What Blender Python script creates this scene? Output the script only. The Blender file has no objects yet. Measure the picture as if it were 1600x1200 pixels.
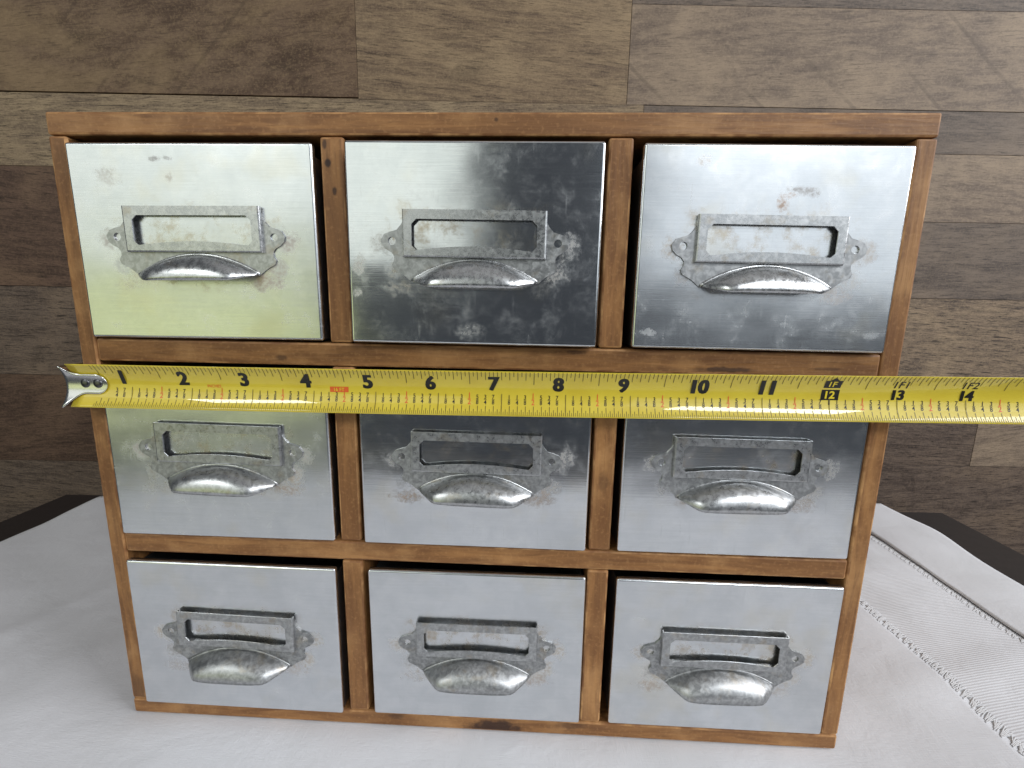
import bpy, bmesh, math, random
from mathutils import Vector, Matrix, noise
random.seed(7)
R = math.radians
scene = bpy.context.scene
C = scene.collection

# ------------------------------------------------------------------ camera
cam_d = bpy.data.cameras.new('camera')
cam_d.sensor_width = 36.0
cam_d.lens = 16.214
cam_d.clip_start = 0.005
cam_d.clip_end = 50
cam = bpy.data.objects.new('camera', cam_d)
C.objects.link(cam)
cam.location = (0.1871, -0.1829, 0.1993)
cam.rotation_euler = (R(79.671), R(-0.966), R(2.474))
scene.camera = cam

# ------------------------------------------------------------------ world and lamps (indoor daylight from windows behind the camera)
world = bpy.data.worlds.new('World')
scene.world = world
world.use_nodes = True
world.node_tree.nodes['Background'].inputs[0].default_value = (0.80, 0.88, 1.0, 1)
world.node_tree.nodes['Background'].inputs[1].default_value = 0.055

def area(name, loc, target, sx, sy, radiance, col):
    d = bpy.data.lights.new(name, 'AREA')
    d.shape = 'RECTANGLE'; d.size = sx; d.size_y = sy
    d.energy = radiance * math.pi * sx * sy
    d.color = col
    o = bpy.data.objects.new(name, d); C.objects.link(o)
    o.location = loc
    o.rotation_euler = (Vector(target) - Vector(loc)).to_track_quat('-Z', 'Y').to_euler()
    return o
area('window_lamp_right', (1.78, -1.85, 0.80), (1.60, 0, 0.75), 2.25, 1.05, 0.88, (0.90, 0.96, 1.0))
area('window_lamp_left', (-1.32, -1.85, 0.87), (-1.20, 0, 0.80), 2.4, 1.00, 0.86, (0.95, 1.0, 0.91))
area('garden_lamp_left', (-1.65, -1.85, -0.02), (-1.50, 0, 0.1), 1.9, 0.66, 0.68, (0.93, 1.0, 0.46))
area('sky_lamp_right', (1.35, -1.85, 1.55), (0.40, 0, 0.1), 0.85, 0.45, 15.0, (0.95, 0.98, 1.0))
area('sky_lamp_left', (-1.32, -1.85, 1.52), (0.0, 0, 0.1), 0.55, 0.35, 14.0, (0.97, 1.0, 0.98))
area('side_window_lamp', (2.10, -0.55, 1.15), (0.25, 0.1, 0.0), 1.2, 1.2, 6.5, (0.97, 0.98, 1.0))
area('ceiling_bounce_lamp', (0.4, -0.5, 2.3), (0.3, -0.2, 0.0), 2.4, 2.4, 0.24, (1.0, 0.97, 0.94))

scene.view_settings.view_transform = 'Standard'
scene.view_settings.look = 'None'
scene.view_settings.exposure = 0.30
scene.view_settings.gamma = 1.0
scene.view_settings.use_curve_mapping = False
scene.render.engine = 'CYCLES'
scene.cycles.max_bounces = 8

# ------------------------------------------------------------------ helpers
def lin(r, g, b):
    f = lambda v: (v / 255 / 12.92) if v / 255 <= 0.04045 else ((v / 255 + 0.055) / 1.055) ** 2.4
    return (f(r), f(g), f(b), 1.0)

class NT:
    """small node-tree writer"""
    def __init__(self, name):
        self.m = bpy.data.materials.new(name)
        self.m.use_nodes = True
        self.t = self.m.node_tree
        self.b = self.t.nodes['Principled BSDF']
    def node(self, typ, **kw):
        n = self.t.nodes.new(typ)
        for k, v in kw.items(): setattr(n, k, v)
        return n
    def link(self, a, b): self.t.links.new(a, b)
    def setin(self, sock, v):
        if hasattr(v, 'links') or isinstance(v, bpy.types.NodeSocket): self.link(v, sock)
        elif v is not None: sock.default_value = v
    def math(self, op, a, b=None, c=None, clamp=False):
        n = self.node('ShaderNodeMath', operation=op); n.use_clamp = clamp
        self.setin(n.inputs[0], a)
        if b is not None: self.setin(n.inputs[1], b)
        if c is not None: self.setin(n.inputs[2], c)
        return n.outputs[0]
    def coord(self): return self.node('ShaderNodeTexCoord').outputs['Object']
    def mapping(self, v, loc=(0,0,0), rot=(0,0,0), scale=(1,1,1)):
        n = self.node('ShaderNodeMapping'); self.link(v, n.inputs[0])
        n.inputs[1].default_value = loc; n.inputs[2].default_value = rot; n.inputs[3].default_value = scale
        return n.outputs[0]
    def noise(self, v, scale, detail=4, rough=0.55, dist=0.0):
        n = self.node('ShaderNodeTexNoise'); self.link(v, n.inputs['Vector'])
        n.inputs['Scale'].default_value = scale; n.inputs['Detail'].default_value = detail
        n.inputs['Roughness'].default_value = rough; n.inputs['Distortion'].default_value = dist
        return n.outputs['Fac']
    def voronoi(self, v, scale):
        n = self.node('ShaderNodeTexVoronoi'); self.link(v, n.inputs['Vector']); n.inputs['Scale'].default_value = scale
        return n
    def ramp(self, fac, a, b):
        n = self.node('ShaderNodeMapRange'); n.interpolation_type = 'SMOOTHSTEP'
        self.link(fac, n.inputs[0]); n.inputs[1].default_value = a; n.inputs[2].default_value = b
        n.inputs[3].default_value = 0; n.inputs[4].default_value = 1
        return n.outputs[0]
    def mix(self, fac, a, b):
        n = self.node('ShaderNodeMix', data_type='RGBA')
        self.setin(n.inputs[0], fac); self.setin(n.inputs[6], a); self.setin(n.inputs[7], b)
        return n.outputs[2]
    def mixf(self, fac, a, b):
        n = self.node('ShaderNodeMix', data_type='FLOAT')
        self.setin(n.inputs[0], fac); self.setin(n.inputs[2], a); self.setin(n.inputs[3], b)
        return n.outputs[0]
    def bump(self, h, strength, dist, normal=None):
        n = self.node('ShaderNodeBump'); self.link(h, n.inputs['Height'])
        n.inputs['Strength'].default_value = strength; n.inputs['Distance'].default_value = dist
        if normal is not None: self.link(normal, n.inputs['Normal'])
        return n.outputs[0]
    def sep(self, v):
        n = self.node('ShaderNodeSeparateXYZ'); self.link(v, n.inputs[0]); return n.outputs
    def blob(self, xz, cx, cz, rx, rz, soft=0.5, warp=None):
        """soft ellipse mask in the local x-z plane"""
        dx = self.math('DIVIDE', self.math('SUBTRACT', xz[0], cx), rx)
        dz = self.math('DIVIDE', self.math('SUBTRACT', xz[2], cz), rz)
        d = self.math('SQRT', self.math('ADD', self.math('MULTIPLY', dx, dx), self.math('MULTIPLY', dz, dz)))
        if warp is not None: d = self.math('ADD', d, warp)
        return self.math('SUBTRACT', 1.0, self.ramp(d, 1 - soft, 1 + soft))
    def set(self, **kw):
        for k, v in kw.items(): self.setin(self.b.inputs[k.replace('_', ' ')], v)
        return self.m

def flat(name, col, rough=0.5, metal=0.0, **kw):
    n = NT(name); n.set(Base_Color=col, Roughness=rough, Metallic=metal, **kw); return n.m

def mesh_obj(name, bm, mats, parent=None, smooth=None, recalc=True):
    me = bpy.data.meshes.new(name)
    if recalc: bmesh.ops.recalc_face_normals(bm, faces=bm.faces[:])
    bm.to_mesh(me); bm.free()
    for m in (mats if isinstance(mats, (list, tuple)) else [mats]): me.materials.append(m)
    o = bpy.data.objects.new(name, me); C.objects.link(o)
    if parent is not None: o.parent = parent
    if smooth is not None:
        me.polygons.foreach_set('use_smooth', [True] * len(me.polygons))
        if smooth < 3.0: me.set_sharp_from_angle(angle=smooth)
    return o

def empty(name, loc, rot=(0, 0, 0)):
    o = bpy.data.objects.new(name, None); C.objects.link(o)
    o.empty_display_size = 0.02
    o.location = loc; o.rotation_euler = rot
    return o

def tag(o, label, cat, group=None):
    o['label'] = label; o['category'] = cat
    if group: o['group'] = group
    return o

def box_bm(x0, x1, y0, y1, z0, z1, bev=0.0, seg=1, matidx=0):
    bm = bmesh.new()
    bmesh.ops.create_cube(bm, size=1)
    for v in bm.verts:
        v.co = Vector(((x0, x1)[v.co.x > 0], (y0, y1)[v.co.y > 0], (z0, z1)[v.co.z > 0]))
    if bev:
        r = bmesh.ops.bevel(bm, geom=bm.edges[:], offset=bev, segments=seg, profile=0.5, affect='EDGES')
        if matidx:
            big = set(sorted(bm.faces, key=lambda f: -f.calc_area())[:6])
            for f in bm.faces:
                if f not in big: f.material_index = matidx
    return bm

def planar_bm(loops, y):
    """fill outer loop with holes in the x-z plane at the given y (triangles)"""
    bm = bmesh.new(); edges = []
    for lp in loops:
        vs = [bm.verts.new((x, y, z)) for x, z in lp]
        for i in range(len(vs)): edges.append(bm.edges.new((vs[i], vs[(i + 1) % len(vs)])))
    bmesh.ops.triangle_fill(bm, use_beauty=True, use_dissolve=False, edges=edges)
    return bm

def circle(cx, cz, r, n=14): return [(cx + r * math.cos(2 * math.pi * i / n), cz + r * math.sin(2 * math.pi * i / n)) for i in range(n)]

# ------------------------------------------------------------------ materials
def wood_mat(name, axis, base, dark, light, knots=(), seed=0.0):
    n = NT(name)
    co = n.coord()
    sc = {'x': (6, 60, 60), 'z': (60, 60, 6)}[axis]
    v = n.mapping(co, loc=(seed * 3.1, seed * 1.7, seed * 2.3))
    g = n.noise(n.mapping(v, scale=sc), 4.0, 6, 0.6, 0.8)
    g2 = n.noise(n.mapping(v, scale=tuple(s * 5 for s in sc)), 3.0, 3, 0.5)
    blot = n.noise(v, 45, 5, 0.6)
    big = n.noise(v, 11, 3, 0.5)
    col = n.mix(n.ramp(g, 0.32, 0.72), dark, base)
    col = n.mix(n.math('MULTIPLY', n.ramp(blot, 0.45, 0.75), 0.55), col, light)
    col = n.mix(n.math('MULTIPLY', n.ramp(big, 0.48, 0.70), 0.7), col, dark)
    col = n.mix(n.math('MULTIPLY', n.ramp(g2, 0.56, 0.70), 0.28), col, tuple(c * 0.55 for c in dark[:3]) + (1,))
    speck = n.noise(n.mapping(v, scale=(1, 1, 1)), 700, 2, 0.5)
    col = n.mix(n.math('MULTIPLY', n.ramp(speck, 0.52, 0.70), 0.22), col, light)
    xz = n.sep(co)
    wv = n.math('MULTIPLY', n.math('SUBTRACT', n.noise(co, 260, 3), 0.5), 1.6)
    for kx, kz, rx, rz, a in knots:
        k = n.blob(xz, kx, kz, rx, rz, 0.45, wv)
        col = n.mix(n.math('MULTIPLY', k, a), col, lin(44, 24, 18))
    rough = n.mixf(blot, 0.62, 0.42)
    n.set(Base_Color=col, Roughness=rough, Normal=n.bump(g2, 0.25, 0.0006))
    n.b.inputs['Specular IOR Level'].default_value = 0.4
    return n.m

WB, WD, WL = lin(158, 112, 66), lin(116, 77, 43), lin(188, 142, 92)

def worn_mat():
    n = NT('worn_wood_edge'); co = n.coord()
    a = n.noise(co, 120, 4); b = n.noise(co, 30, 3)
    col = n.mix(n.ramp(a, 0.35, 0.7), lin(128, 84, 46), lin(196, 148, 96))
    col = n.mix(n.math('MULTIPLY', n.ramp(b, 0.45, 0.65), 0.6), col, lin(104, 64, 34))
    return n.set(Base_Color=col, Roughness=0.6)
WORN = worn_mat()

def metal_mat(name, seed, spots=(), dust=0.25, rough=0.2, rust=0.7):
    """brushed galvanised sheet; local x 0..95 mm, z 0..74 mm"""
    n = NT(name); co = n.coord(); xz = n.sep(co)
    v = n.mapping(co, loc=(seed * 0.37, seed * 0.11, seed * 0.53))
    brush = n.noise(n.mapping(v, scale=(45, 300, 2600)), 1.0, 3, 0.6)
    wave = n.noise(n.mapping(v, scale=(1, 1, 1.3)), 26, 1.5, 0.4)
    cloud = n.noise(v, 105, 7, 0.68, 0.4)
    fine = n.noise(v, 420, 4, 0.65)
    scr = n.noise(n.mapping(v, rot=(0, R(70), 0), scale=(700, 100, 60)), 1.0, 2, 0.5)
    warp = n.math('MULTIPLY', n.math('SUBTRACT', n.noise(v, 240, 6, 0.72), 0.5), 3.4)
    col = n.mix(n.ramp(cloud, 0.35, 0.75), (0.68, 0.705, 0.73, 1), (0.78, 0.80, 0.82, 1))
    col = n.mix(n.math('MULTIPLY', n.ramp(brush, 0.35, 0.65), 0.16), col, (0.55, 0.57, 0.60, 1))
    # white zinc bloom: dull, dusty patches
    bloom = n.math('MULTIPLY', n.ramp(n.math('ADD', n.math('MULTIPLY', cloud, 0.75), n.math('MULTIPLY', fine, 0.25)), 0.48, 0.78), dust)
    bloom = n.math('ADD', bloom, n.math('MULTIPLY', n.ramp(scr, 0.66, 0.78), dust * 0.5), clamp=True)
    # tarnish / heat halo round the handle plate (rounded-rectangle distance)
    dx = n.math('SUBTRACT', n.math('ABSOLUTE', n.math('SUBTRACT', xz[0], 0.0478)), 0.0265)
    dz = n.math('SUBTRACT', n.math('ABSOLUTE', n.math('SUBTRACT', xz[2], 0.0365)), 0.0100)
    d = n.math('SQRT', n.math('ADD', n.math('POWER', n.math('MAXIMUM', dx, 0.0), 2.0), n.math('POWER', n.math('MAXIMUM', dz, 0.0), 2.0)))
    d = n.math('ADD', d, n.math('MULTIPLY', warp, 0.004))
    halo = n.math('SUBTRACT', 1.0, n.ramp(d, 0.0005, 0.0085))
    inside = n.math('MULTIPLY', halo, n.ramp(n.noise(v, 130, 5, 0.7), 0.45, 0.75))
    col = n.mix(n.math('MULTIPLY', inside, rust), col, (0.42, 0.31, 0.17, 1))
    tint = n.noise(v, 40, 3)
    col = n.mix(n.math('MULTIPLY', n.ramp(tint, 0.52, 0.72), 0.22), col, (0.70, 0.62, 0.42, 1))
    met = n.math('SUBTRACT', 1.0, n.math('MULTIPLY', bloom, 0.55))
    rg = n.math('ADD', n.math('ADD', rough, n.math('MULTIPLY', n.math('SUBTRACT', brush, 0.5), 0.10)), n.math('MULTIPLY', bloom, 0.35))
    rg = n.math('ADD', rg, n.math('MULTIPLY', inside, 0.12))
    mott = n.ramp(n.noise(v, 780, 4, 0.7), 0.42, 0.56)
    for sx, sz, rx, rz, colr, a in spots:
        k = n.math('MULTIPLY', n.blob(xz, sx, sz, rx, rz, 0.55, warp), a * 0.9)
        k = n.math('MULTIPLY', k, n.math('ADD', 0.30, n.math('MULTIPLY', mott, 0.70)))
        col = n.mix(k, col, colr)
        met = n.mixf(k, met, 0.15)
        rg = n.mixf(k, rg, 0.6)
    col = n.mix(n.math('MULTIPLY', bloom, 0.6), col, (0.62, 0.63, 0.63, 1))
    nb = n.bump(wave, 0.22, 0.0030)
    nb = n.bump(brush, 0.08, 0.00008, nb)
    n.set(Base_Color=col, Metallic=met, Roughness=rg, Normal=nb)
    return n.m

def galv_mat(name, seed, tone=1.0):
    n = NT(name); co = n.coord()
    v = n.mapping(co, loc=(seed, seed * 0.7, seed * 0.4))
    sp = n.noise(v, 520, 5, 0.7, 0.5)
    big = n.noise(v, 150, 4, 0.6)
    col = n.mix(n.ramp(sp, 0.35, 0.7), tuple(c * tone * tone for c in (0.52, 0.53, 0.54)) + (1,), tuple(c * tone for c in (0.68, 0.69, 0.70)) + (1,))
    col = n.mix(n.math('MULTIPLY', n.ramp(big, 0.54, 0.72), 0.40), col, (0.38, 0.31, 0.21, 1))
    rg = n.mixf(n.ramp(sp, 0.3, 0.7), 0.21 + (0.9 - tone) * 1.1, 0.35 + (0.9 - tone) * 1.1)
    n.set(Base_Color=col, Metallic=0.92, Roughness=rg, Normal=n.bump(sp, 0.10, 0.0002))
    return n.m

# ------------------------------------------------------------------ wall of laminate planks (turned slightly against the cabinet)
bm = box_bm(-0.95, 0.95, 0.010, 0.03, -0.55, 0.80)
wall = mesh_obj('wall', bm, flat('wall_backing', lin(58, 49, 43), 0.9))
wall.location = (0.187, 0.335, 0); wall.rotation_euler = (0, 0, R(2.6))
wall['kind'] = 'structure'
wall['label'] = 'wall clad in weathered brown and grey laminate planks behind the cabinet'

def plank_mat(i, base, dark, light, ang=0.0, streak=0.3, smudge=0.4, diag=None, stretch=12.0):
    n = NT('laminate_plank'); co = n.coord()
    base, dark, light = (tuple(c * k for c, k in zip(q[:3], (0.76, 0.70, 0.68))) + (1,) for q in (base, dark, light))
    v = n.mapping(co, loc=(i * 1.37, i * 0.77, i * 2.11))
    vr = n.mapping(v, rot=(0, R(ang), 0))
    g = n.noise(n.mapping(vr, scale=(1, 1, stretch)), 22, 8, 0.74, 0.35)
    f = n.noise(n.mapping(vr, scale=(1, 1, 14)), 110, 6, 0.78, 0.15)
    f2 = n.noise(n.mapping(vr, scale=(1, 1, 16)), 38, 5, 0.65, 0.2)
    streak *= 2.3
    gr = n.noise(v, 480, 3, 0.6)
    cl = n.noise(n.mapping(v, scale=(1, 1, 1.6)), 11, 5, 0.6, 0.6)
    col = n.mix(n.ramp(g, 0.38, 0.60), dark, base)
    col = n.mix(n.math('MULTIPLY', n.ramp(cl, 0.44, 0.70), 0.58), col, light)
    dk = tuple(c * 0.35 for c in dark[:3]) + (1,)
    cl2 = n.noise(n.mapping(v, loc=(5, 2, 1), scale=(1, 1, 1.8)), 20, 7, 0.72, 0.5)
    col = n.mix(n.math('MULTIPLY', n.ramp(cl2, 0.53, 0.74), smudge), col, dk)
    col = n.mix(n.math('MULTIPLY', n.ramp(f, 0.53, 0.62), streak), col, dk)
    col = n.mix(n.math('MULTIPLY', n.math('SUBTRACT', 1.0, n.ramp(f, 0.34, 0.46)), streak * 0.6), col, light)
    col = n.mix(n.math('MULTIPLY', n.ramp(gr, 0.45, 0.68), 0.32), col, light)
    col = n.mix(n.math('MULTIPLY', n.ramp(f2, 0.57, 0.66), streak * 0.9), col, dk)
    # grain-end specks and tiny dark pits
    pit = n.math('MULTIPLY', n.ramp(n.noise(n.mapping(v, scale=(1, 1, 2.4)), 95, 6, 0.75), 0.64, 0.72), n.ramp(cl2, 0.45, 0.6))
    col = n.mix(n.math('MULTIPLY', pit, 0.8), col, lin(38, 34, 34))
    if diag is not None:
        w = n.node('ShaderNodeTexWave', wave_type='BANDS', bands_direction='X')
        n.link(n.mapping(v, rot=(0, R(diag), 0)), w.inputs[0])
        w.inputs['Scale'].default_value = 5.2; w.inputs['Distortion'].default_value = 0.5
        w.inputs['Detail'].default_value = 2; w.inputs['Detail Scale'].default_value = 1.5
        k = n.math('MULTIPLY', n.ramp(w.outputs['Fac'], 0.985, 1.0), n.ramp(n.noise(v, 9, 2), 0.42, 0.58))
        col = n.mix(n.math('MULTIPLY', k, 0.28), col, dk)
    n.set(Base_Color=col, Roughness=n.mixf(f, 0.5, 0.68), Normal=n.bump(f, 0.3, 0.0005))
    n.b.inputs['Specular IOR Level'].default_value = 0.25
    return n.m

BR = (lin(122, 103, 84), lin(88, 70, 56), lin(158, 138, 106))
TAN = (lin(150, 132, 106), lin(112, 96, 80), lin(178, 160, 128))
TG = (lin(152, 138, 120), lin(118, 106, 95), lin(178, 162, 138))
GR = (lin(124, 114, 104), lin(92, 84, 78), lin(150, 136, 118))
LT = (lin(158, 142, 116), lin(120, 106, 90), lin(182, 166, 134))
DB = (lin(104, 84, 72), lin(76, 60, 52), lin(132, 110, 90))
DG = (lin(116, 104, 94), lin(84, 74, 68), lin(142, 126, 108))
ST = (lin(148, 132, 112), lin(96, 86, 78), lin(182, 164, 134))
# s0, s1, z0, z1, palette, grain angle, streak, smudge, diagonal-scratch angle, stretch
planks = [
    (-0.90, -0.183, 0.4005, 0.60, BR, 6, 0.18, 0.55, -42, 3.0),
    (-0.183, 0.092, 0.398, 0.60, TAN, -4, 0.32, 0.45, None, 8.0),
    (0.092, 0.90, 0.3985, 0.490, TG, 3, 0.22, 0.40, 50, 6.0),
    (0.092, 0.90, 0.490, 0.60, GR, 0, 0.35, 0.45, None, 9.0),
    (-0.90, 0.110, 0.329, 0.3995, LT, 2, 0.42, 0.25, None, 10.0),
    (-0.90, -0.080, 0.2055, 0.329, DB, -5, 0.34, 0.55, None, 7.0),
    (-0.90, 0.050, 0.107, 0.2055, DG, -2, 0.48, 0.45, None, 10.0),
    (-0.90, -0.120, 0.005, 0.107, DB, 5, 0.34, 0.40, None, 6.0),
    (-0.90, 0.020, -0.100, 0.005, DG, -6, 0.40, 0.40, None, 10.0),
    (0.110, 0.90, 0.357, 0.3985, GR, 0, 0.25, 0.25, None, 9.0),
    (0.110, 0.90, 0.289, 0.357, TG, -3, 0.22, 0.30, None, 7.0),
    (-0.080, 0.90, 0.2085, 0.289, GR, 0, 0.32, 0.45, None, 9.0),
    (0.050, 0.90, 0.107, 0.2085, ST, -3, 0.55, 0.35, None, 12.0),
    (-0.120, 0.521, 0.0155, 0.107, DG, -3, 0.45, 0.45, None, 9.0),
    (0.521, 0.90, 0.0155, 0.107, TG, 8, 0.35, 0.30, None, 9.0),
    (0.020, 0.90, -0.100, 0.0155, DG, 4, 0.45, 0.70, None, 7.0),
    (-0.90, 0.90, -0.240, -0.100, DB, 0, 0.4, 0.4, None, 9.0),
    (-0.90, 0.90, -0.400, -0.240, DG, 0, 0.4, 0.4, None, 9.0),
    (-0.90, 0.90, 0.600, 0.760, TAN, 0, 0.3, 0.4, None, 9.0),
]
for i, (s0, s1, z0, z1, pal, ang, st, sm, dg, stretch) in enumerate(planks):
    g = 0.00018
    yo = -0.0004 * ((i * 7) % 3) / 2
    mesh_obj('plank', box_bm(s0 + g, s1 - g, yo, 0.0098, z0 + g, z1 - g, 0.0002), plank_mat(i + 1, *pal, ang=ang, streak=st, smudge=sm, diag=dg, stretch=stretch), wall)

# ------------------------------------------------------------------ table
table = empty('table', (0.16, -0.03, -0.76))
tag(table, 'dark brown table with straight edges under the white cloth', 'table')
def table_mat():
    n = NT('table_dark'); co = n.coord()
    a = n.noise(n.mapping(co, scale=(1, 30, 8)), 12, 5, 0.6)
    return n.set(Base_Color=n.mix(a, lin(30, 26, 26), lin(46, 40, 39)), Roughness=n.mixf(n.noise(co, 60, 4), 0.45, 0.62))
TM = table_mat()
bm = bmesh.new()
tl = [(-0.285, -0.42), (0.611, -0.42), (0.606, 0.271), (-0.286, 0.243)]
top = [bm.verts.new((x - 0.16, y + 0.03, 0.756)) for x, y in tl]
bot = [bm.verts.new((x - 0.16, y + 0.03, 0.728)) for x, y in tl]
bm.faces.new(top); bm.faces.new(bot[::-1])
for i in range(4): bm.faces.new((top[i], bot[i], bot[(i + 1) % 4], top[(i + 1) % 4]))
bmesh.ops.bevel(bm, geom=bm.edges[:], offset=0.0025, segments=2, affect='EDGES')
mesh_obj('tabletop', bm, TM, table)
for lx, ly in ((-0.40, -0.34), (0.40, -0.34), (0.40, 0.21), (-0.40, 0.21)):
    mesh_obj('leg', box_bm(lx - 0.02, lx + 0.02, ly - 0.02, ly + 0.02, 0.0, 0.7275, 0.003), TM, table)

# ------------------------------------------------------------------ white cloth
cloth = empty('tablecloth', (0.16, 0.0, -0.0035))
tag(cloth, 'white cotton cloth with hemstitched border spread over the dark table', 'tablecloth')

def cloth_mat(name, kind):
    n = NT(name); co = n.coord()
    wx = n.noise(n.mapping(co, scale=(1, 0.08, 1)), 2600, 1); wy = n.noise(n.mapping(co, scale=(0.08, 1, 1)), 2600, 1)
    weave = n.math('ADD', wx, wy)
    soft = n.noise(co, 38, 4, 0.55, 0.5)
    if kind == 'band':
        w = n.node('ShaderNodeTexWave', wave_type='BANDS', bands_direction='X')
        n.link(n.mapping(co, rot=(0, 0, R(78))), w.inputs[0]); w.inputs['Scale'].default_value = 230
        w.inputs['Distortion'].default_value = 1.2; w.inputs['Detail'].default_value = 1
        weave = n.math('ADD', n.math('MULTIPLY', w.outputs['Fac'], 1.6), n.math('MULTIPLY', wx, 0.4))
    nb = n.bump(soft, 0.22, 0.004)
    nb = n.bump(weave, 0.28 if kind == 'band' else 0.30, 0.0003 if kind == 'band' else 0.0003, nb)
    dirt = n.noise(co, 16, 4)
    col = n.mix(n.ramp(dirt, 0.4, 0.8), (0.67, 0.67, 0.70, 1), (0.60, 0.60, 0.62, 1))
    n.set(Base_Color=col, Roughness=0.85, Normal=nb)
    n.b.inputs['Specular IOR Level'].default_value = 0.25
    n.b.inputs['Sheen Weight'].default_value = 0.15
    return n.m
CM, CB = cloth_mat('white_cotton', 'plain'), cloth_mat('white_cotton_band', 'band')

def sstep(a, b, x):
    t = max(0.0, min(1.0, (x - a) / (b - a))); return t * t * (3 - 2 * t)
def cloth_z(x, y):
    # flat below the cabinet, gentle folds away from it
    dx = max(-0.012 - x, x - 0.345, 0.0); dy = max(-0.02 - y, y - 0.20, 0.0)
    away = sstep(0.0, 0.06, math.hypot(dx, dy))
    w = noise.noise((x * 9, y * 7, 1.3)) * 0.5 + noise.noise((x * 22 + y * 9, y * 12, 4.1)) * 0.28 + noise.noise((x * 46, y * 40, 7.7)) * 0.10
    z = away * 0.0058 * (w + 0.35)
    # long soft crease lines from folding
    z += away * 0.0016 * math.exp(-((x - 0.4 * y + 0.135) / 0.010) ** 2)
    z += away * 0.0015 * math.exp(-((y + 0.06 - 0.25 * x) / 0.012) ** 2)
    return max(z, -0.0002 if away > 0 else -5)
XL, XB, XA = -0.231, 0.4135, 0.4895
def right_edge(y):
    return 0.543 + 0.003 * math.exp(-((y - 0.205) / 0.020) ** 2) - 0.002 * math.exp(-((y - 0.15) / 0.03) ** 2) + 0.0008 * math.sin(y * 35)
def back_edge(x): return 0.222 + (x + 0.231) * 0.064 + 0.003 * math.sin(x * 20)
Y0 = -0.31
def strip(name, mat, fx0, fx1, nx, ny, zoff, thick, parent):
    bm = bmesh.new(); rows = []
    for j in range(ny + 1):
        row = []
        for i in range(nx + 1):
            t = j / ny
            xm = fx0(0) + (fx1(0) - fx0(0)) * i / nx
            y = Y0 + (back_edge(xm) - Y0) * t
            x = fx0(y) + (fx1(y) - fx0(y)) * i / nx
            row.append(bm.verts.new((x - 0.16, y, cloth_z(x, y) + 0.0033 + zoff(x, y, i / nx))))
        rows.append(row)
    for j in range(ny):
        for i in range(nx): bm.faces.new((rows[j][i], rows[j][i + 1], rows[j + 1][i + 1], rows[j + 1][i]))
    o = mesh_obj(name, bm, mat, parent, smooth=3.2, recalc=False)
    s = o.modifiers.new('thickness', 'SOLIDIFY'); s.thickness = thick; s.offset = -1
    return o
def hem_lift(x, y, t):
    fold = 0.0030 * sstep(-0.15, 0.20, y) + 0.0012 * math.exp(-((y - 0.205) / 0.02) ** 2) * t
    return 0.0009 + fold * (0.25 + 0.75 * t) + 0.0010 * math.sin(math.pi * t)
strip('cloth_body', CM, lambda y: XL + 0.0008 * math.sin(y * 25), lambda y: XB, 150, 120, lambda x, y, t: 0.0, 0.0005, cloth)
strip('woven_band', CB, lambda y: XB, lambda y: XA + 0.002, 24, 150, lambda x, y, t: 0.0003 * math.sin(math.pi * t), 0.0005, cloth)
strip('hem', CM, lambda y: XA, right_edge, 18, 150, hem_lift, 0.0007, cloth)
# drawn-thread stitches along both sides of the band: hundreds of tiny threads
bm = bmesh.new()
rs = random.Random(3)
for xc, wdt, ang0 in ((XB + 0.001, 0.0070, 0.5), (XA - 0.0035, 0.0065, 0.62)):
    y = -0.30
    while y < back_edge(xc) - 0.004:
        for k in range(6):
            yy = y + (k - 2.5) * 0.00050
            L = wdt * rs.uniform(0.8, 1.1); a = ang0 + rs.uniform(-0.25, 0.25) + (k - 2.5) * 0.06
            p0 = Vector((xc - math.cos(a) * L / 2, yy - math.sin(a) * L / 2, 0)); p1 = Vector((xc + math.cos(a) * L / 2, yy + math.sin(a) * L / 2, 0))
            side = Vector((-math.sin(a), math.cos(a), 0)) * 0.00028
            prev = None
            for s in range(4):
                t = s / 3; p = p0.lerp(p1, t)
                z = cloth_z(p.x, p.y) + 0.0033 + 0.0002 + 0.00016 * math.sin(math.pi * t)
                q = [bm.verts.new((p.x - 0.16 + side.x * u, p.y + side.y * u, z + dz)) for u, dz in ((-1, 0), (0, 0.00012), (1, 0))]
                if prev:
                    for w in range(2): bm.faces.new((prev[w], prev[w + 1], q[w + 1], q[w]))
                prev = q
        y += 0.0040 * rs.uniform(0.8, 1.2)
st = mesh_obj('hemstitching', bm, flat('white_thread', (0.66, 0.66, 0.68, 1), 0.8), cloth)
st['kind'] = 'stuff'

# ------------------------------------------------------------------ cabinet
W, H, D = 0.330, 0.2666, 0.190
XS = [0, 0.0075, 0.1059, 0.1153, 0.2136, 0.2230, 0.3223, W]
ZS = [H, 0.2580, 0.1807, 0.1710, 0.0940, 0.0848, 0.0078, 0]
cab = empty('drawer_cabinet', (0, 0, 0.0004))
tag(cab, 'brown stained wooden cabinet with nine openings standing on the white cloth', 'cabinet')
def board(name, x0, x1, z0, z1, axis, seed, knots=(), y0=0.0, y1=D - 0.006, tint=1.0):
    f = lambda c: tuple(v * tint for v in c[:3]) + (1,)
    m = wood_mat('stained_pine', axis, f(WB), f(WD), f(WL), knots, seed)
    e = 0.00015
    return mesh_obj(name, box_bm(x0 + e, x1 - e, y0, y1, z0 + e, z1 - e, 0.0009, 2, 1), [m, WORN], cab)
board('top_board', 0, W, ZS[1], ZS[0], 'x', 1.3, ((0.1723, 0.2638, 0.0008, 0.0008, 0.7), (0.30, 0.2665, 0.006, 0.0006, 0.4)), y1=D)
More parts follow.
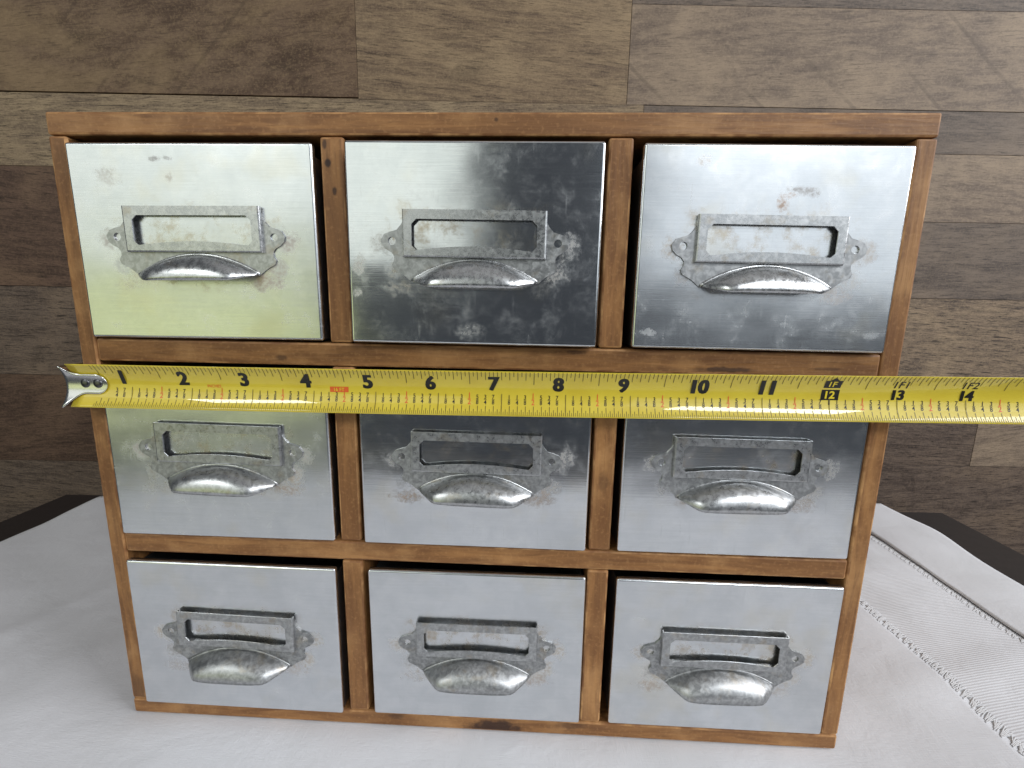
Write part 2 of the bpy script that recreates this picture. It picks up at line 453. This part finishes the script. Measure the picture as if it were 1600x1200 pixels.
board('bottom_board', 0, W, ZS[7], ZS[6], 'x', 2.1, ((0.1745, 0.0020, 0.0115, 0.0046, 0.9), (0.128, 0.006, 0.004, 0.002, 0.5), (0.21, 0.0055, 0.006, 0.002, 0.5)), y1=D)
board('side_panel', XS[0], XS[1], ZS[6], ZS[1], 'z', 3.7, ((0.004, 0.012, 0.003, 0.010, 0.4),), tint=0.92)
board('side_panel', XS[6], XS[7], ZS[6], ZS[1], 'z', 4.4, (), tint=0.95)
board('shelf_rail', XS[1], XS[6], ZS[3], ZS[2], 'x', 5.2, ((0.263, 0.1733, 0.0110, 0.0010, 0.8), (0.0855, 0.1742, 0.002, 0.0012, 0.6), (0.205, 0.1795, 0.004, 0.0012, 0.5), (0.302, 0.1745, 0.006, 0.0006, 0.5)), tint=0.86)
board('shelf_rail', XS[1], XS[6], ZS[5], ZS[4], 'x', 6.8, ())
for k, (zt, zb) in enumerate(((ZS[1], ZS[2]), (ZS[3], ZS[4]), (ZS[5], ZS[6]))):
    kn = ((0.1079, 0.2550, 0.0007, 0.0017, 0.75), (0.1087, 0.2484, 0.0010, 0.0014, 0.95), (0.1109, 0.2386, 0.0008, 0.0013, 0.85)) if k == 0 else ()
    board('divider', XS[2], XS[3], zb, zt, 'z', 7.1 + k * 1.9, kn)
    board('divider', XS[4], XS[5], zb, zt, 'z', 8.3 + k * 2.3, ((0.2185, 0.125, 0.002, 0.004, 0.35),) if k == 1 else (), tint=1.03)
mesh_obj('back_panel', box_bm(0.0003, W - 0.0003, D - 0.0058, D - 0.0002, ZS[6] + 0.0003, ZS[1] - 0.0003), wood_mat('back_wood', 'x', WD, WD, WD), cab)

# ------------------------------------------------------------------ drawers
DW, DH = 0.0952, 0.0737
BEIGE, RUST, GREY, DARK = lin(170, 156, 142), lin(140, 98, 56), lin(150, 146, 148), lin(92, 78, 68)

def front_mesh():
    bm = box_bm(0, DW, 0, 0.0024, 0, DH)
    ed = [e for e in bm.edges if all(abs(v.co.y) < 1e-6 for v in e.verts)]
    cor = [e for e in bm.edges if abs(e.verts[0].co.y - e.verts[1].co.y) > 1e-4]
    bmesh.ops.bevel(bm, geom=ed + cor, offset=0.0011, segments=3, profile=0.5, affect='EDGES')
    return bm
def tray_mesh():
    bm = bmesh.new()
    x0, x1, y0, y1, z0, z1 = 0.0008, DW - 0.0008, 0.0026, 0.170, 0.0002, DH - 0.004
    b = [bm.verts.new(p) for p in ((x0, y0, z0), (x1, y0, z0), (x1, y1, z0), (x0, y1, z0))]
    t = [bm.verts.new(p) for p in ((x0, y0, z1), (x1, y0, z1), (x1, y1, z1), (x0, y1, z1))]
    bm.faces.new(b[::-1])
    for i in range(4): bm.faces.new((b[i], b[(i + 1) % 4], t[(i + 1) % 4], t[i]))
    return bm

# handle plate, frame and pull share mesh data between drawers; origin: frame centre bottom, y = 0 on the drawer face
mm = 0.001
half = [(26.7, 13.2), (27.6, 11.6), (29.2, 9.8), (31.6, 9.1), (33.8, 8.3), (35.2, 6.2), (34.8, 4.2), (33.2, 2.7), (31.2, 1.6), (30.2, 0.2), (30.3, -1.4), (31.2, -2.8), (30.6, -4.4), (28.6, -5.4), (26.6, -6.6), (24.2, -8.6)]
arc = []
for i in range(1, 16):
    u = 1 - 2 * i / 16
    arc.append((24.2 * u, -8.6 + 7.6 * (1 - u * u) ** 0.98))
outline = [(26.7, 14.8)] + half + arc + [(-x, z) for x, z in reversed(half)] + [(-26.7, 14.8)]
def plate_mesh():
    bm = planar_bm([[(x * mm, z * mm) for x, z in outline], [(x * mm, z * mm) for x, z in circle(31.0, 5.8, 1.5)], [(x * mm, z * mm) for x, z in circle(-31.0, 5.8, 1.5)], [(x * mm, z * mm) for x, z in ((-25, 14.0), (-25, 1.6), (25, 1.6), (25, 14.0))]], -0.0007)
    r = bmesh.ops.extrude_face_region(bm, geom=bm.faces[:])
    for v in [g for g in r['geom'] if isinstance(g, bmesh.types.BMVert)]: v.co.y = -0.00003
    return bm
def frame_mesh():
    """raised card frame: open at the top edge, flanges at the sides and bottom"""
    fw, fh, rz = 26.7, 17.0, 2.3
    win = [(-21.3, 13.6), (-23.2, 11.7), (-23.2, 4.2), (-21.6, 2.6)]
    for i in range(1, 14):
        u = -1 + 2 * i / 14
        win.append((21.6 * u, 2.4 + 1.7 * (1 - u * u)))
    win += [(21.6, 2.6), (23.2, 4.2), (23.2, 11.7), (21.3, 13.6)]
    o = 0.6
    fo = [(-fw + o, fh), (-fw + o, o), (fw - o, o), (fw - o, fh)]
    bm = planar_bm([[(x * mm, z * mm) for x, z in fo], [(x * mm, z * mm) for x, z in win]], -rz * mm)
    def V(x, y, z): return bm.verts.new((x * mm, y * mm, z * mm))
    prof = [(o, -rz), (0.17, -rz + 0.17), (0.0, -rz + o), (0.0, -0.5)]
    # continuous strip: left side, bottom, right side with mitred corners
    rings = []
    for off, y in prof:
        rings.append([V(-fw + off, y, fh), V(-fw + off, y, off), V(fw - off, y, off), V(fw - off, y, fh)])
    for a, b in zip(rings[:-1], rings[1:]):
        for i in range(3): bm.faces.new((a[i], a[i + 1], b[i + 1], b[i]))
    bmesh.ops.remove_doubles(bm, verts=bm.verts[:], dist=1e-6)
    return bm
def pull_mesh():
    """hood-shaped finger pull: arched root on the plate, straight free lip"""
    bm = bmesh.new(); nu, nv = 30, 12; g = []
    for i in range(nu + 1):
        u = -1 + 2 * i / nu
        rise = 7.6 * max(0.0, 1 - u * u) ** 0.98
        au = abs(u); sg = 1 if u > 0 else -1
        if au < 0.7: lx, out = 16.4 * u / 0.7, 9.4 - 1.0 * (au / 0.7) ** 4
        else:
            q = (au - 0.7) / 0.3
            lx, out = sg * (16.4 + 7.8 * q), 8.4 * max(0.0, 1 - q) ** 0.85
        row = []
        for j in range(nv + 1):
            t = j / nv * math.pi / 2
            s = math.sin(t)
            x = 24.2 * u + (lx - 24.2 * u) * s
            y = -0.45 - out * s ** 1.15
            zt = -8.6 + rise; zb = -8.6 - 2.3 * min(1.0, (1 - au) / 0.3)
            z = zb + (zt - zb) * max(0.0, math.cos(t)) ** 0.9
            row.append(bm.verts.new((x * mm, y * mm, z * mm)))
        g.append(row)
    for i in range(nu):
        for j in range(nv): bm.faces.new((g[i][j], g[i + 1][j], g[i + 1][j + 1], g[i][j + 1]))
    bmesh.ops.remove_doubles(bm, verts=bm.verts[:], dist=2e-5)
    # thin bright rolled ridge along the arch
    prev = None
    for i in range(nu + 1):
        u = -1 + 2 * i / nu
        rise = 7.6 * max(0.0, 1 - u * u) ** 0.98
        x, z = 24.2 * u, -8.6 + rise
        ring = [bm.verts.new(((x + 0.0) * mm, (-0.5 - 0.45 * math.cos(a)) * mm, (z + 0.25 + 0.5 * math.sin(a)) * mm)) for a in (-1.5, -0.75, 0, 0.75, 1.5)]
        if prev:
            for k in range(4): bm.faces.new((prev[k], prev[k + 1], ring[k + 1], ring[k]))
        prev = ring
    return bm
shared = {}
def shared_obj(key, build, mat, parent, smooth, solid=None):
    if key not in shared:
        o = mesh_obj(key, build(), mat, None, smooth)
        shared[key] = o.data
    else:
        o = bpy.data.objects.new(key, shared[key]); C.objects.link(o)
    o.parent = parent
    o.material_slots[0].link = 'OBJECT'; o.material_slots[0].material = mat
    if solid:
        s = o.modifiers.new('sheet', 'SOLIDIFY'); s.thickness = solid; s.offset = 0 if key == 'finger_pull' else -1
    return o
TRAY_M = flat('tray_steel', (0.42, 0.42, 0.43, 1), 0.38, 1.0)

ear = lambda a, b: [(0.0478 - 0.0350, 0.0380, 0.0032, 0.0032, BEIGE, a), (0.0478 + 0.0355, 0.0380, 0.0032, 0.0036, BEIGE, b)]
lobe = lambda a, b: [(0.0478 - 0.0305, 0.0285, 0.0030, 0.0030, GREY, a), (0.0478 + 0.0310, 0.0280, 0.0034, 0.0032, BEIGE, b)]
rustb = lambda a, b: [(0.0478 - 0.0290, 0.0215, 0.0055, 0.0022, RUST, a), (0.0478 + 0.0260, 0.0225, 0.0055, 0.0028, RUST, b)]
# x, y, z, yaw, pitch, roll, handle dx, handle dz, handle tilt, label, spots, dust, rough
drawers = [
 (0.0089, -0.0027, 0.1812, 0.4, 0.0, 0.25, 0.0, 0.2, 0.2, 'bright metal drawer with a rusty lower handle corner, directly above the tape hook',
  ear(.6, .7) + lobe(.3, .5) + rustb(.1, .45) + [(0.0346, 0.0675, 0.0017, 0.0009, DARK, .55), (0.0396, 0.068, 0.0015, 0.0006, DARK, .45), (0.0396, 0.0612, 0.0012, 0.0014, BEIGE, .5), (0.015, 0.0617, 0.004, 0.003, BEIGE, .35)], 0.20, 0.24),
 (0.1168, -0.0051, 0.1816, -0.2, -0.2, -0.1, 0.4, -0.9, -0.2, 'dark scratched metal drawer with white smudges, above the tape numbers 5 to 8',
  ear(.35, .45) + lobe(.25, .45) + rustb(.25, .1) + [(0.0044, 0.0292, 0.0020, 0.0028, BEIGE, .5), (0.0035, 0.0192, 0.0016, 0.0014, BEIGE, .5), (0.0468, 0.0050, 0.0045, 0.0028, BEIGE, .30)], 0.26, 0.14),
 (0.2257, -0.0036, 0.1816, 0.3, -0.3, -0.2, -0.4, -1.3, -0.3, 'bright metal drawer with a cluster of brown specks above its label frame',
  ear(.75, .6) + lobe(.7, .35) + rustb(.05, .3) + [(0.0504, 0.0532, 0.0018, 0.0024, RUST, .75), (0.0560, 0.0585, 0.0035, 0.0010, DARK, .6), (0.0606, 0.0570, 0.0030, 0.0012, DARK, .6), (0.0535, 0.0562, 0.0020, 0.0009, RUST, .5), (0.0214, 0.0675, 0.0020, 0.0016, BEIGE, .55), (0.0055, 0.0060, 0.0030, 0.0010, lin(205, 205, 205), .6)], 0.30, 0.22),
 (0.0090, -0.0022, 0.0945, 0.2, 0.2, 0.0, 0.9, 1.4, -0.6, 'pale greenish metal drawer with rusty pull ends just below the tape hook',
  ear(.7, .5) + lobe(.4, .7) + rustb(.1, .6), 0.22, 0.24),
 (0.1171, -0.0022, 0.0945, -0.1, 0.0, 0.0, 0.8, 0.7, -0.3, 'metal drawer dark above and pale below, in the centre of the nine drawers',
  ear(.35, .4) + lobe(.3, .5) + rustb(.65, .5) + [(0.0478 + 0.038, 0.042, 0.003, 0.004, BEIGE, .35)], 0.22, 0.12),
 (0.2254, -0.0022, 0.0950, 0.2, 0.0, 0.0, -1.3, 1.1, -0.3, 'metal drawer with dark streaky reflection under the tape numbers 10 to 12',
  ear(.4, .45) + lobe(.3, .35) + rustb(.05, .35), 0.18, 0.18),
 (0.0088, -0.0026, 0.0084, -0.3, 0.0, 0.0, 0.9, 0.2, -0.9, 'pale grey metal drawer in the bottom row next to the shaded cloth',
  ear(.85, .75) + lobe(.75, .75) + rustb(.25, .25), 0.10, 0.24),
 (0.1182, -0.0018, 0.0082, 0.0, 0.3, 0.2, 0.2, 0.0, -0.1, 'pale grey metal drawer above the dark knot in the bottom board',
  ear(.75, .75) + lobe(.7, .7) + rustb(.15, .4), 0.10, 0.24),
 (0.2264, -0.0010, 0.0084, -0.2, 0.6, 0.15, -0.4, 0.2, -0.2, 'pale grey metal drawer in the bottom row next to the hemstitched cloth border',
  ear(.8, .8) + lobe(.75, .55) + rustb(.45, .15), 0.10, 0.24),
]
for i, (x, y, z, yaw, pit, rol, hdx, hdz, htilt, label, spots, dust, rough) in enumerate(drawers):
    d = empty('drawer', (x, y, z + 0.0004), (R(pit), R(-rol), R(yaw)))
    tag(d, label, 'drawer', 'metal drawers of the wooden cabinet')
    sp = [(sx + hdx * mm, sz + hdz * mm, rx, rz, c, a) if j < 6 else (sx, sz, rx, rz, c, a) for j, (sx, sz, rx, rz, c, a) in enumerate(spots)]
    fr = shared_obj('drawer_front', front_mesh, metal_mat('galvanised_front', i * 3.7 + 1, sp, dust, rough), d, 0.6)
    fr.modifiers.new('even_normals', 'WEIGHTED_NORMAL').keep_sharp = True
    shared_obj('tray', tray_mesh, TRAY_M, d, None, 0.0007)
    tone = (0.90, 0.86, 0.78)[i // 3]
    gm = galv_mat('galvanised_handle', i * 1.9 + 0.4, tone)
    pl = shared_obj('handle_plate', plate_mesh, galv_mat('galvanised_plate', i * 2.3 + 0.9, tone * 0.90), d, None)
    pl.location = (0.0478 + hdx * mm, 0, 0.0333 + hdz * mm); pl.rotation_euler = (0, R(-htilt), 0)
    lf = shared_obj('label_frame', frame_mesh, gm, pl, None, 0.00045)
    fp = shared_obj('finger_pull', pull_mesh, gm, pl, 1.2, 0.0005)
    fp.rotation_euler = (R(random.uniform(-2.5, 2.5)), R(random.uniform(-1.0, 1.0)), 0)
    fp.scale = (random.uniform(0.98, 1.01), random.uniform(0.90, 1.05), 1.0)

# ------------------------------------------------------------------ tape measure
INCH, X0 = 0.02498, 0.0012
tape = empty('tape_measure', (0, -0.0060, 0.1624))
tag(tape, 'yellow steel tape measure blade hooked across the front of the cabinet', 'tape measure')
TH = 0.0087
def tz(x): return 0.0002 + 0.0046 * (x / 0.37) ** 1.6 * 0.72 if x > 0 else 0.0002
def ty(x): return -0.0008 * sstep(0.33, 0.45, x)
def tp(x, v, lift=0.0):
    """point on the blade: x along, v = mm-scale height from blade centre (m)"""
    t = v / TH
    s = abs(t)
    yy = -0.0034 * s ** 2.0
    return Vector((x, ty(x) + yy - lift, tz(x) + v))
def tape_mat():
    n = NT('yellow_tape'); co = n.coord()
    a = n.noise(co, 90, 4); b = n.noise(n.mapping(co, scale=(1, 1, 8)), 240, 3)
    col = n.mix(n.ramp(a, 0.35, 0.7), lin(212, 190, 54), lin(206, 182, 48))
    col = n.mix(n.math('MULTIPLY', n.ramp(b, 0.58, 0.72), 0.08), col, lin(188, 164, 50))
    n.set(Base_Color=col, Roughness=n.mixf(b, 0.35, 0.45))
    n.b.inputs['Coat Weight'].default_value = 1.0; n.b.inputs['Coat Roughness'].default_value = 0.035
    return n.m
bm = bmesh.new(); g = []
XE = 0.56
for i in range(141):
    x = 0.0022 + (XE - 0.0022) * i / 140
    g.append([bm.verts.new(tp(x, TH * (-1 + 2 * j / 20))) for j in range(21)])
for i in range(140):
    for j in range(20): bm.faces.new((g[i][j], g[i + 1][j], g[i + 1][j + 1], g[i][j + 1]))
blade = mesh_obj('blade', bm, tape_mat(), tape, smooth=3.2)
s = blade.modifiers.new('thickness', 'SOLIDIFY'); s.thickness = 0.00018; s.offset = -1
INK, TICK, REDI = flat('black_ink', lin(26, 24, 20), 0.35), flat('tick_ink', lin(104, 92, 30), 0.4), flat('red_ink', lin(214, 96, 40), 0.4)
YINK = flat('yellow_gap', lin(222, 198, 52), 0.3)

glyphs = {}
def glyph(txt, bold):
    k = (txt, bold)
    if k not in glyphs:
        cu = bpy.data.curves.new('t', 'FONT'); cu.body = txt; cu.size = 1.0; cu.resolution_u = 3; cu.offset = bold
        o = bpy.data.objects.new('t', cu); C.objects.link(o)
        dg = bpy.context.evaluated_depsgraph_get()
        me = o.evaluated_get(dg).to_mesh()
        vs = [v.co.copy() for v in me.vertices]; fs = [tuple(p.vertices) for p in me.polygons]
        o.evaluated_get(dg).to_mesh_clear()
        bpy.data.objects.remove(o); bpy.data.curves.remove(cu)
        xs = [v.x for v in vs]; ys = [v.y for v in vs]
        glyphs[k] = ([((v.x - (min(xs) + max(xs)) / 2), (v.y - min(ys)) / (max(ys) - min(ys)), max(ys) - min(ys)) for v in vs], fs)
    return glyphs[k]
def put_text(bm, txt, xc, v0, h, bold=0.0, wide=1.0, lift=0.00007, slant=0.0):
    vs, fs = glyph(txt, bold)
    nv = [bm.verts.new(tp(xc + p[0] / p[2] * h * wide + slant * (p[1] - 0.5) * h, v0 + p[1] * h, lift)) for p in vs]
    for f in fs:
        try: bm.faces.new([nv[i] for i in f])
        except ValueError: pass
def quad(bm, x0, x1, v0, v1, lift=0.00005, n=1):
    for k in range(n):
        a, b = v0 + (v1 - v0) * k / n, v0 + (v1 - v0) * (k + 1) / n
        bm.faces.new([bm.verts.new(tp(x, v, lift)) for x, v in ((x0, a), (x1, a), (x1, b), (x0, b))])

tick, frac, red = bmesh.new(), bmesh.new(), bmesh.new()
for i in range(3, 18 * 32):
    x = X0 + INCH * i / 32
    if x < 0.011 or x > 0.45: continue
    w = 0.00013
    if i % 2 == 0:
        L = 0.0019
        if i % 4 == 0: L = 0.0034
        if i % 16 == 0: L = 0.0052
        if i % 32 == 0: L = 0.0034
        quad(tick, x - w, x + w, TH - 0.0003 - L, TH - 0.0002, n=2)
    L = 0.0012
    if i % 2 == 0: L = 0.0020
    if i % 4 == 0: L = 0.0032
    if i % 32 == 0: L = 0.0078
    elif i % 2: w *= 0.8
    quad(tick, x - w, x + w, -TH + 0.0003, -TH + 0.0003 + L, n=2)
for inch in range(0, 17):
    for k, (a, b) in enumerate((('1', '8'), ('1', '4'), ('3', '8'), ('1', '2'), ('5', '8'), ('3', '4'), ('7', '8'))):
        x = X0 + INCH * (inch + (k + 1) / 8) - 0.0002
        if x < 0.017: continue
        t = red if b == '2' else frac
        hh = 0.0021 if b == '2' else 0.0017
        base = -TH + 0.0040
        put_text(t, a, x, base + hh + 0.0003, hh, 0.012, 0.9)
        put_text(t, b, x, base, hh, 0.012, 0.9)
        quad(t, x - 0.0006, x + 0.0006, base + hh + 0.00008, base + hh + 0.00022)
# red legends
put_text(red, 'INCHES', X0 + INCH * 2.37, -0.0001, 0.0012, 0.01, 1.0)
quad(red, X0 + INCH * 4.26, X0 + INCH * 4.56, -0.0010, 0.0012, n=2)
o = mesh_obj('graduation_ticks', tick, TICK, blade); o['kind'] = 'stuff'
o = mesh_obj('fraction_numerals', frac, INK, blade); o['kind'] = 'stuff'
o = mesh_obj('red_numerals', red, REDI, blade); o['kind'] = 'stuff'
bm = bmesh.new(); put_text(bm, '16 FT', X0 + INCH * 4.41, -0.0006, 0.0014, 0.01, 1.0, 0.00012)
mesh_obj('red_box_lettering', bm, YINK, blade)
for k in range(1, 17):
    bm = bmesh.new()
    xc = X0 + INCH * k
    if k < 12:
        for q, sh in enumerate((-0.00026, 0.0, 0.00026)):
            put_text(bm, str(k), xc + (-0.0030 if k < 10 else 0.0011) + sh, 0.0006, 0.0058, 0.030, 1.04 if k < 10 else 1.0, 0.00007 + q * 0.00001)
    elif k == 12:
        quad(bm, xc - 0.0031, xc + 0.0031, 0.0036, 0.0066, n=2); quad(bm, xc - 0.0033, xc + 0.0033, -0.0012, 0.0029, n=2)
        vs = [bm.verts.new(tp(xc + a, b, 0.00006)) for a, b in ((-0.0016, 0.0066), (0.0016, 0.0066), (0, 0.0080))]; bm.faces.new(vs)
        quad(bm, xc - 0.0003, xc + 0.0003, -0.0030, -0.0012)
    else:
        put_text(bm, '1F%d' % (k - 12), xc, 0.0038, 0.0027, 0.012, 1.15)
        for q, sh in enumerate((-0.00018, 0.00018)): put_text(bm, str(k), xc + sh, -0.0009, 0.0040, 0.030, 1.05, 0.00007 + q * 0.00001)
    if xc < XE - 0.01: mesh_obj('numeral', bm, INK, blade)
    else: bm.free()
bm = bmesh.new(); xc = X0 + INCH * 12
put_text(bm, '1F', xc, 0.0041, 0.0021, 0.02, 1.2, 0.00013); put_text(bm, '12', xc, -0.0006, 0.0030, 0.03, 1.1, 0.00013)
mesh_obj('foot_mark_lettering', bm, YINK, blade)

# end hook: tongue riveted on the blade, flared end bent back round the cabinet side
n = NT('nickel_hook'); co = n.coord()
k = n.noise(co, 300, 4)
HOOK = n.set(Base_Color=n.mix(k, (0.66, 0.66, 0.67, 1), (0.80, 0.80, 0.80, 1)), Metallic=1.0, Roughness=n.mixf(k, 0.16, 0.3))
bm = bmesh.new(); g = []
def hook_half(x):
    f = 4.0 + 4.3 * max(0.0, 1 - (x + 0.4) / 7.6) ** 1.9
    if x > 12.4: f = 4.0 * math.sqrt(max(0.0, 1 - ((x - 12.4) / 3.95) ** 2))
    return f
hx = [-0.4 + 12.8 * i / 18 for i in range(19)] + [12.4 + 3.95 * math.sin(math.pi / 2 * i / 9) for i in range(1, 10)]
for x in hx:
    cz = -0.4 + 1.05 * sstep(0, 8, x)
    row = []
    for q in range(13):
        v = (cz + hook_half(x) * (-1 + 2 * q / 12)) * mm
        row.append(bm.verts.new((x * mm, -0.0034 * min(1.05, abs(v) / TH) ** 2 - 0.0006, v)))
    g.append(row)
for a, b in zip(g[:-1], g[1:]):
    for q in range(12): bm.faces.new((a[q], b[q], b[q + 1], a[q + 1]))
bmesh.ops.remove_doubles(bm, verts=bm.verts[:], dist=2e-6)
# bent lip
prev = None
for j in range(13):
    v = (-0.0087 + 0.0166 * j / 12)
    t = abs(v) / TH
    yb = -0.0034 * min(1.0, t) ** 2 - 0.0006
    ring = [bm.verts.new((x, y, v)) for x, y in ((-0.0004, yb), (-0.0011, yb + 0.0003), (-0.0014, yb + 0.0010), (-0.0014, 0.0135))]
    if prev:
        for q in range(3): bm.faces.new((prev[q], prev[q + 1], ring[q + 1], ring[q]))
    prev = ring
bmesh.ops.remove_doubles(bm, verts=bm.verts[:], dist=2e-5)
hook = mesh_obj('end_hook', bm, HOOK, tape, smooth=0.9)
s = hook.modifiers.new('sheet', 'SOLIDIFY'); s.thickness = 0.0004; s.offset = 0
for rx in (7.3, 12.6):
    bm = bmesh.new()
    bmesh.ops.create_uvsphere(bm, u_segments=16, v_segments=8, radius=0.0019)
    for v in bm.verts: v.co.y *= 0.30
    rv = mesh_obj('rivet', bm, flat('dark_rivet', (0.13, 0.13, 0.14, 1), 0.3, 1.0), hook, smooth=3.2)
    rv.location = (rx * mm, -0.0009, 0.0009)
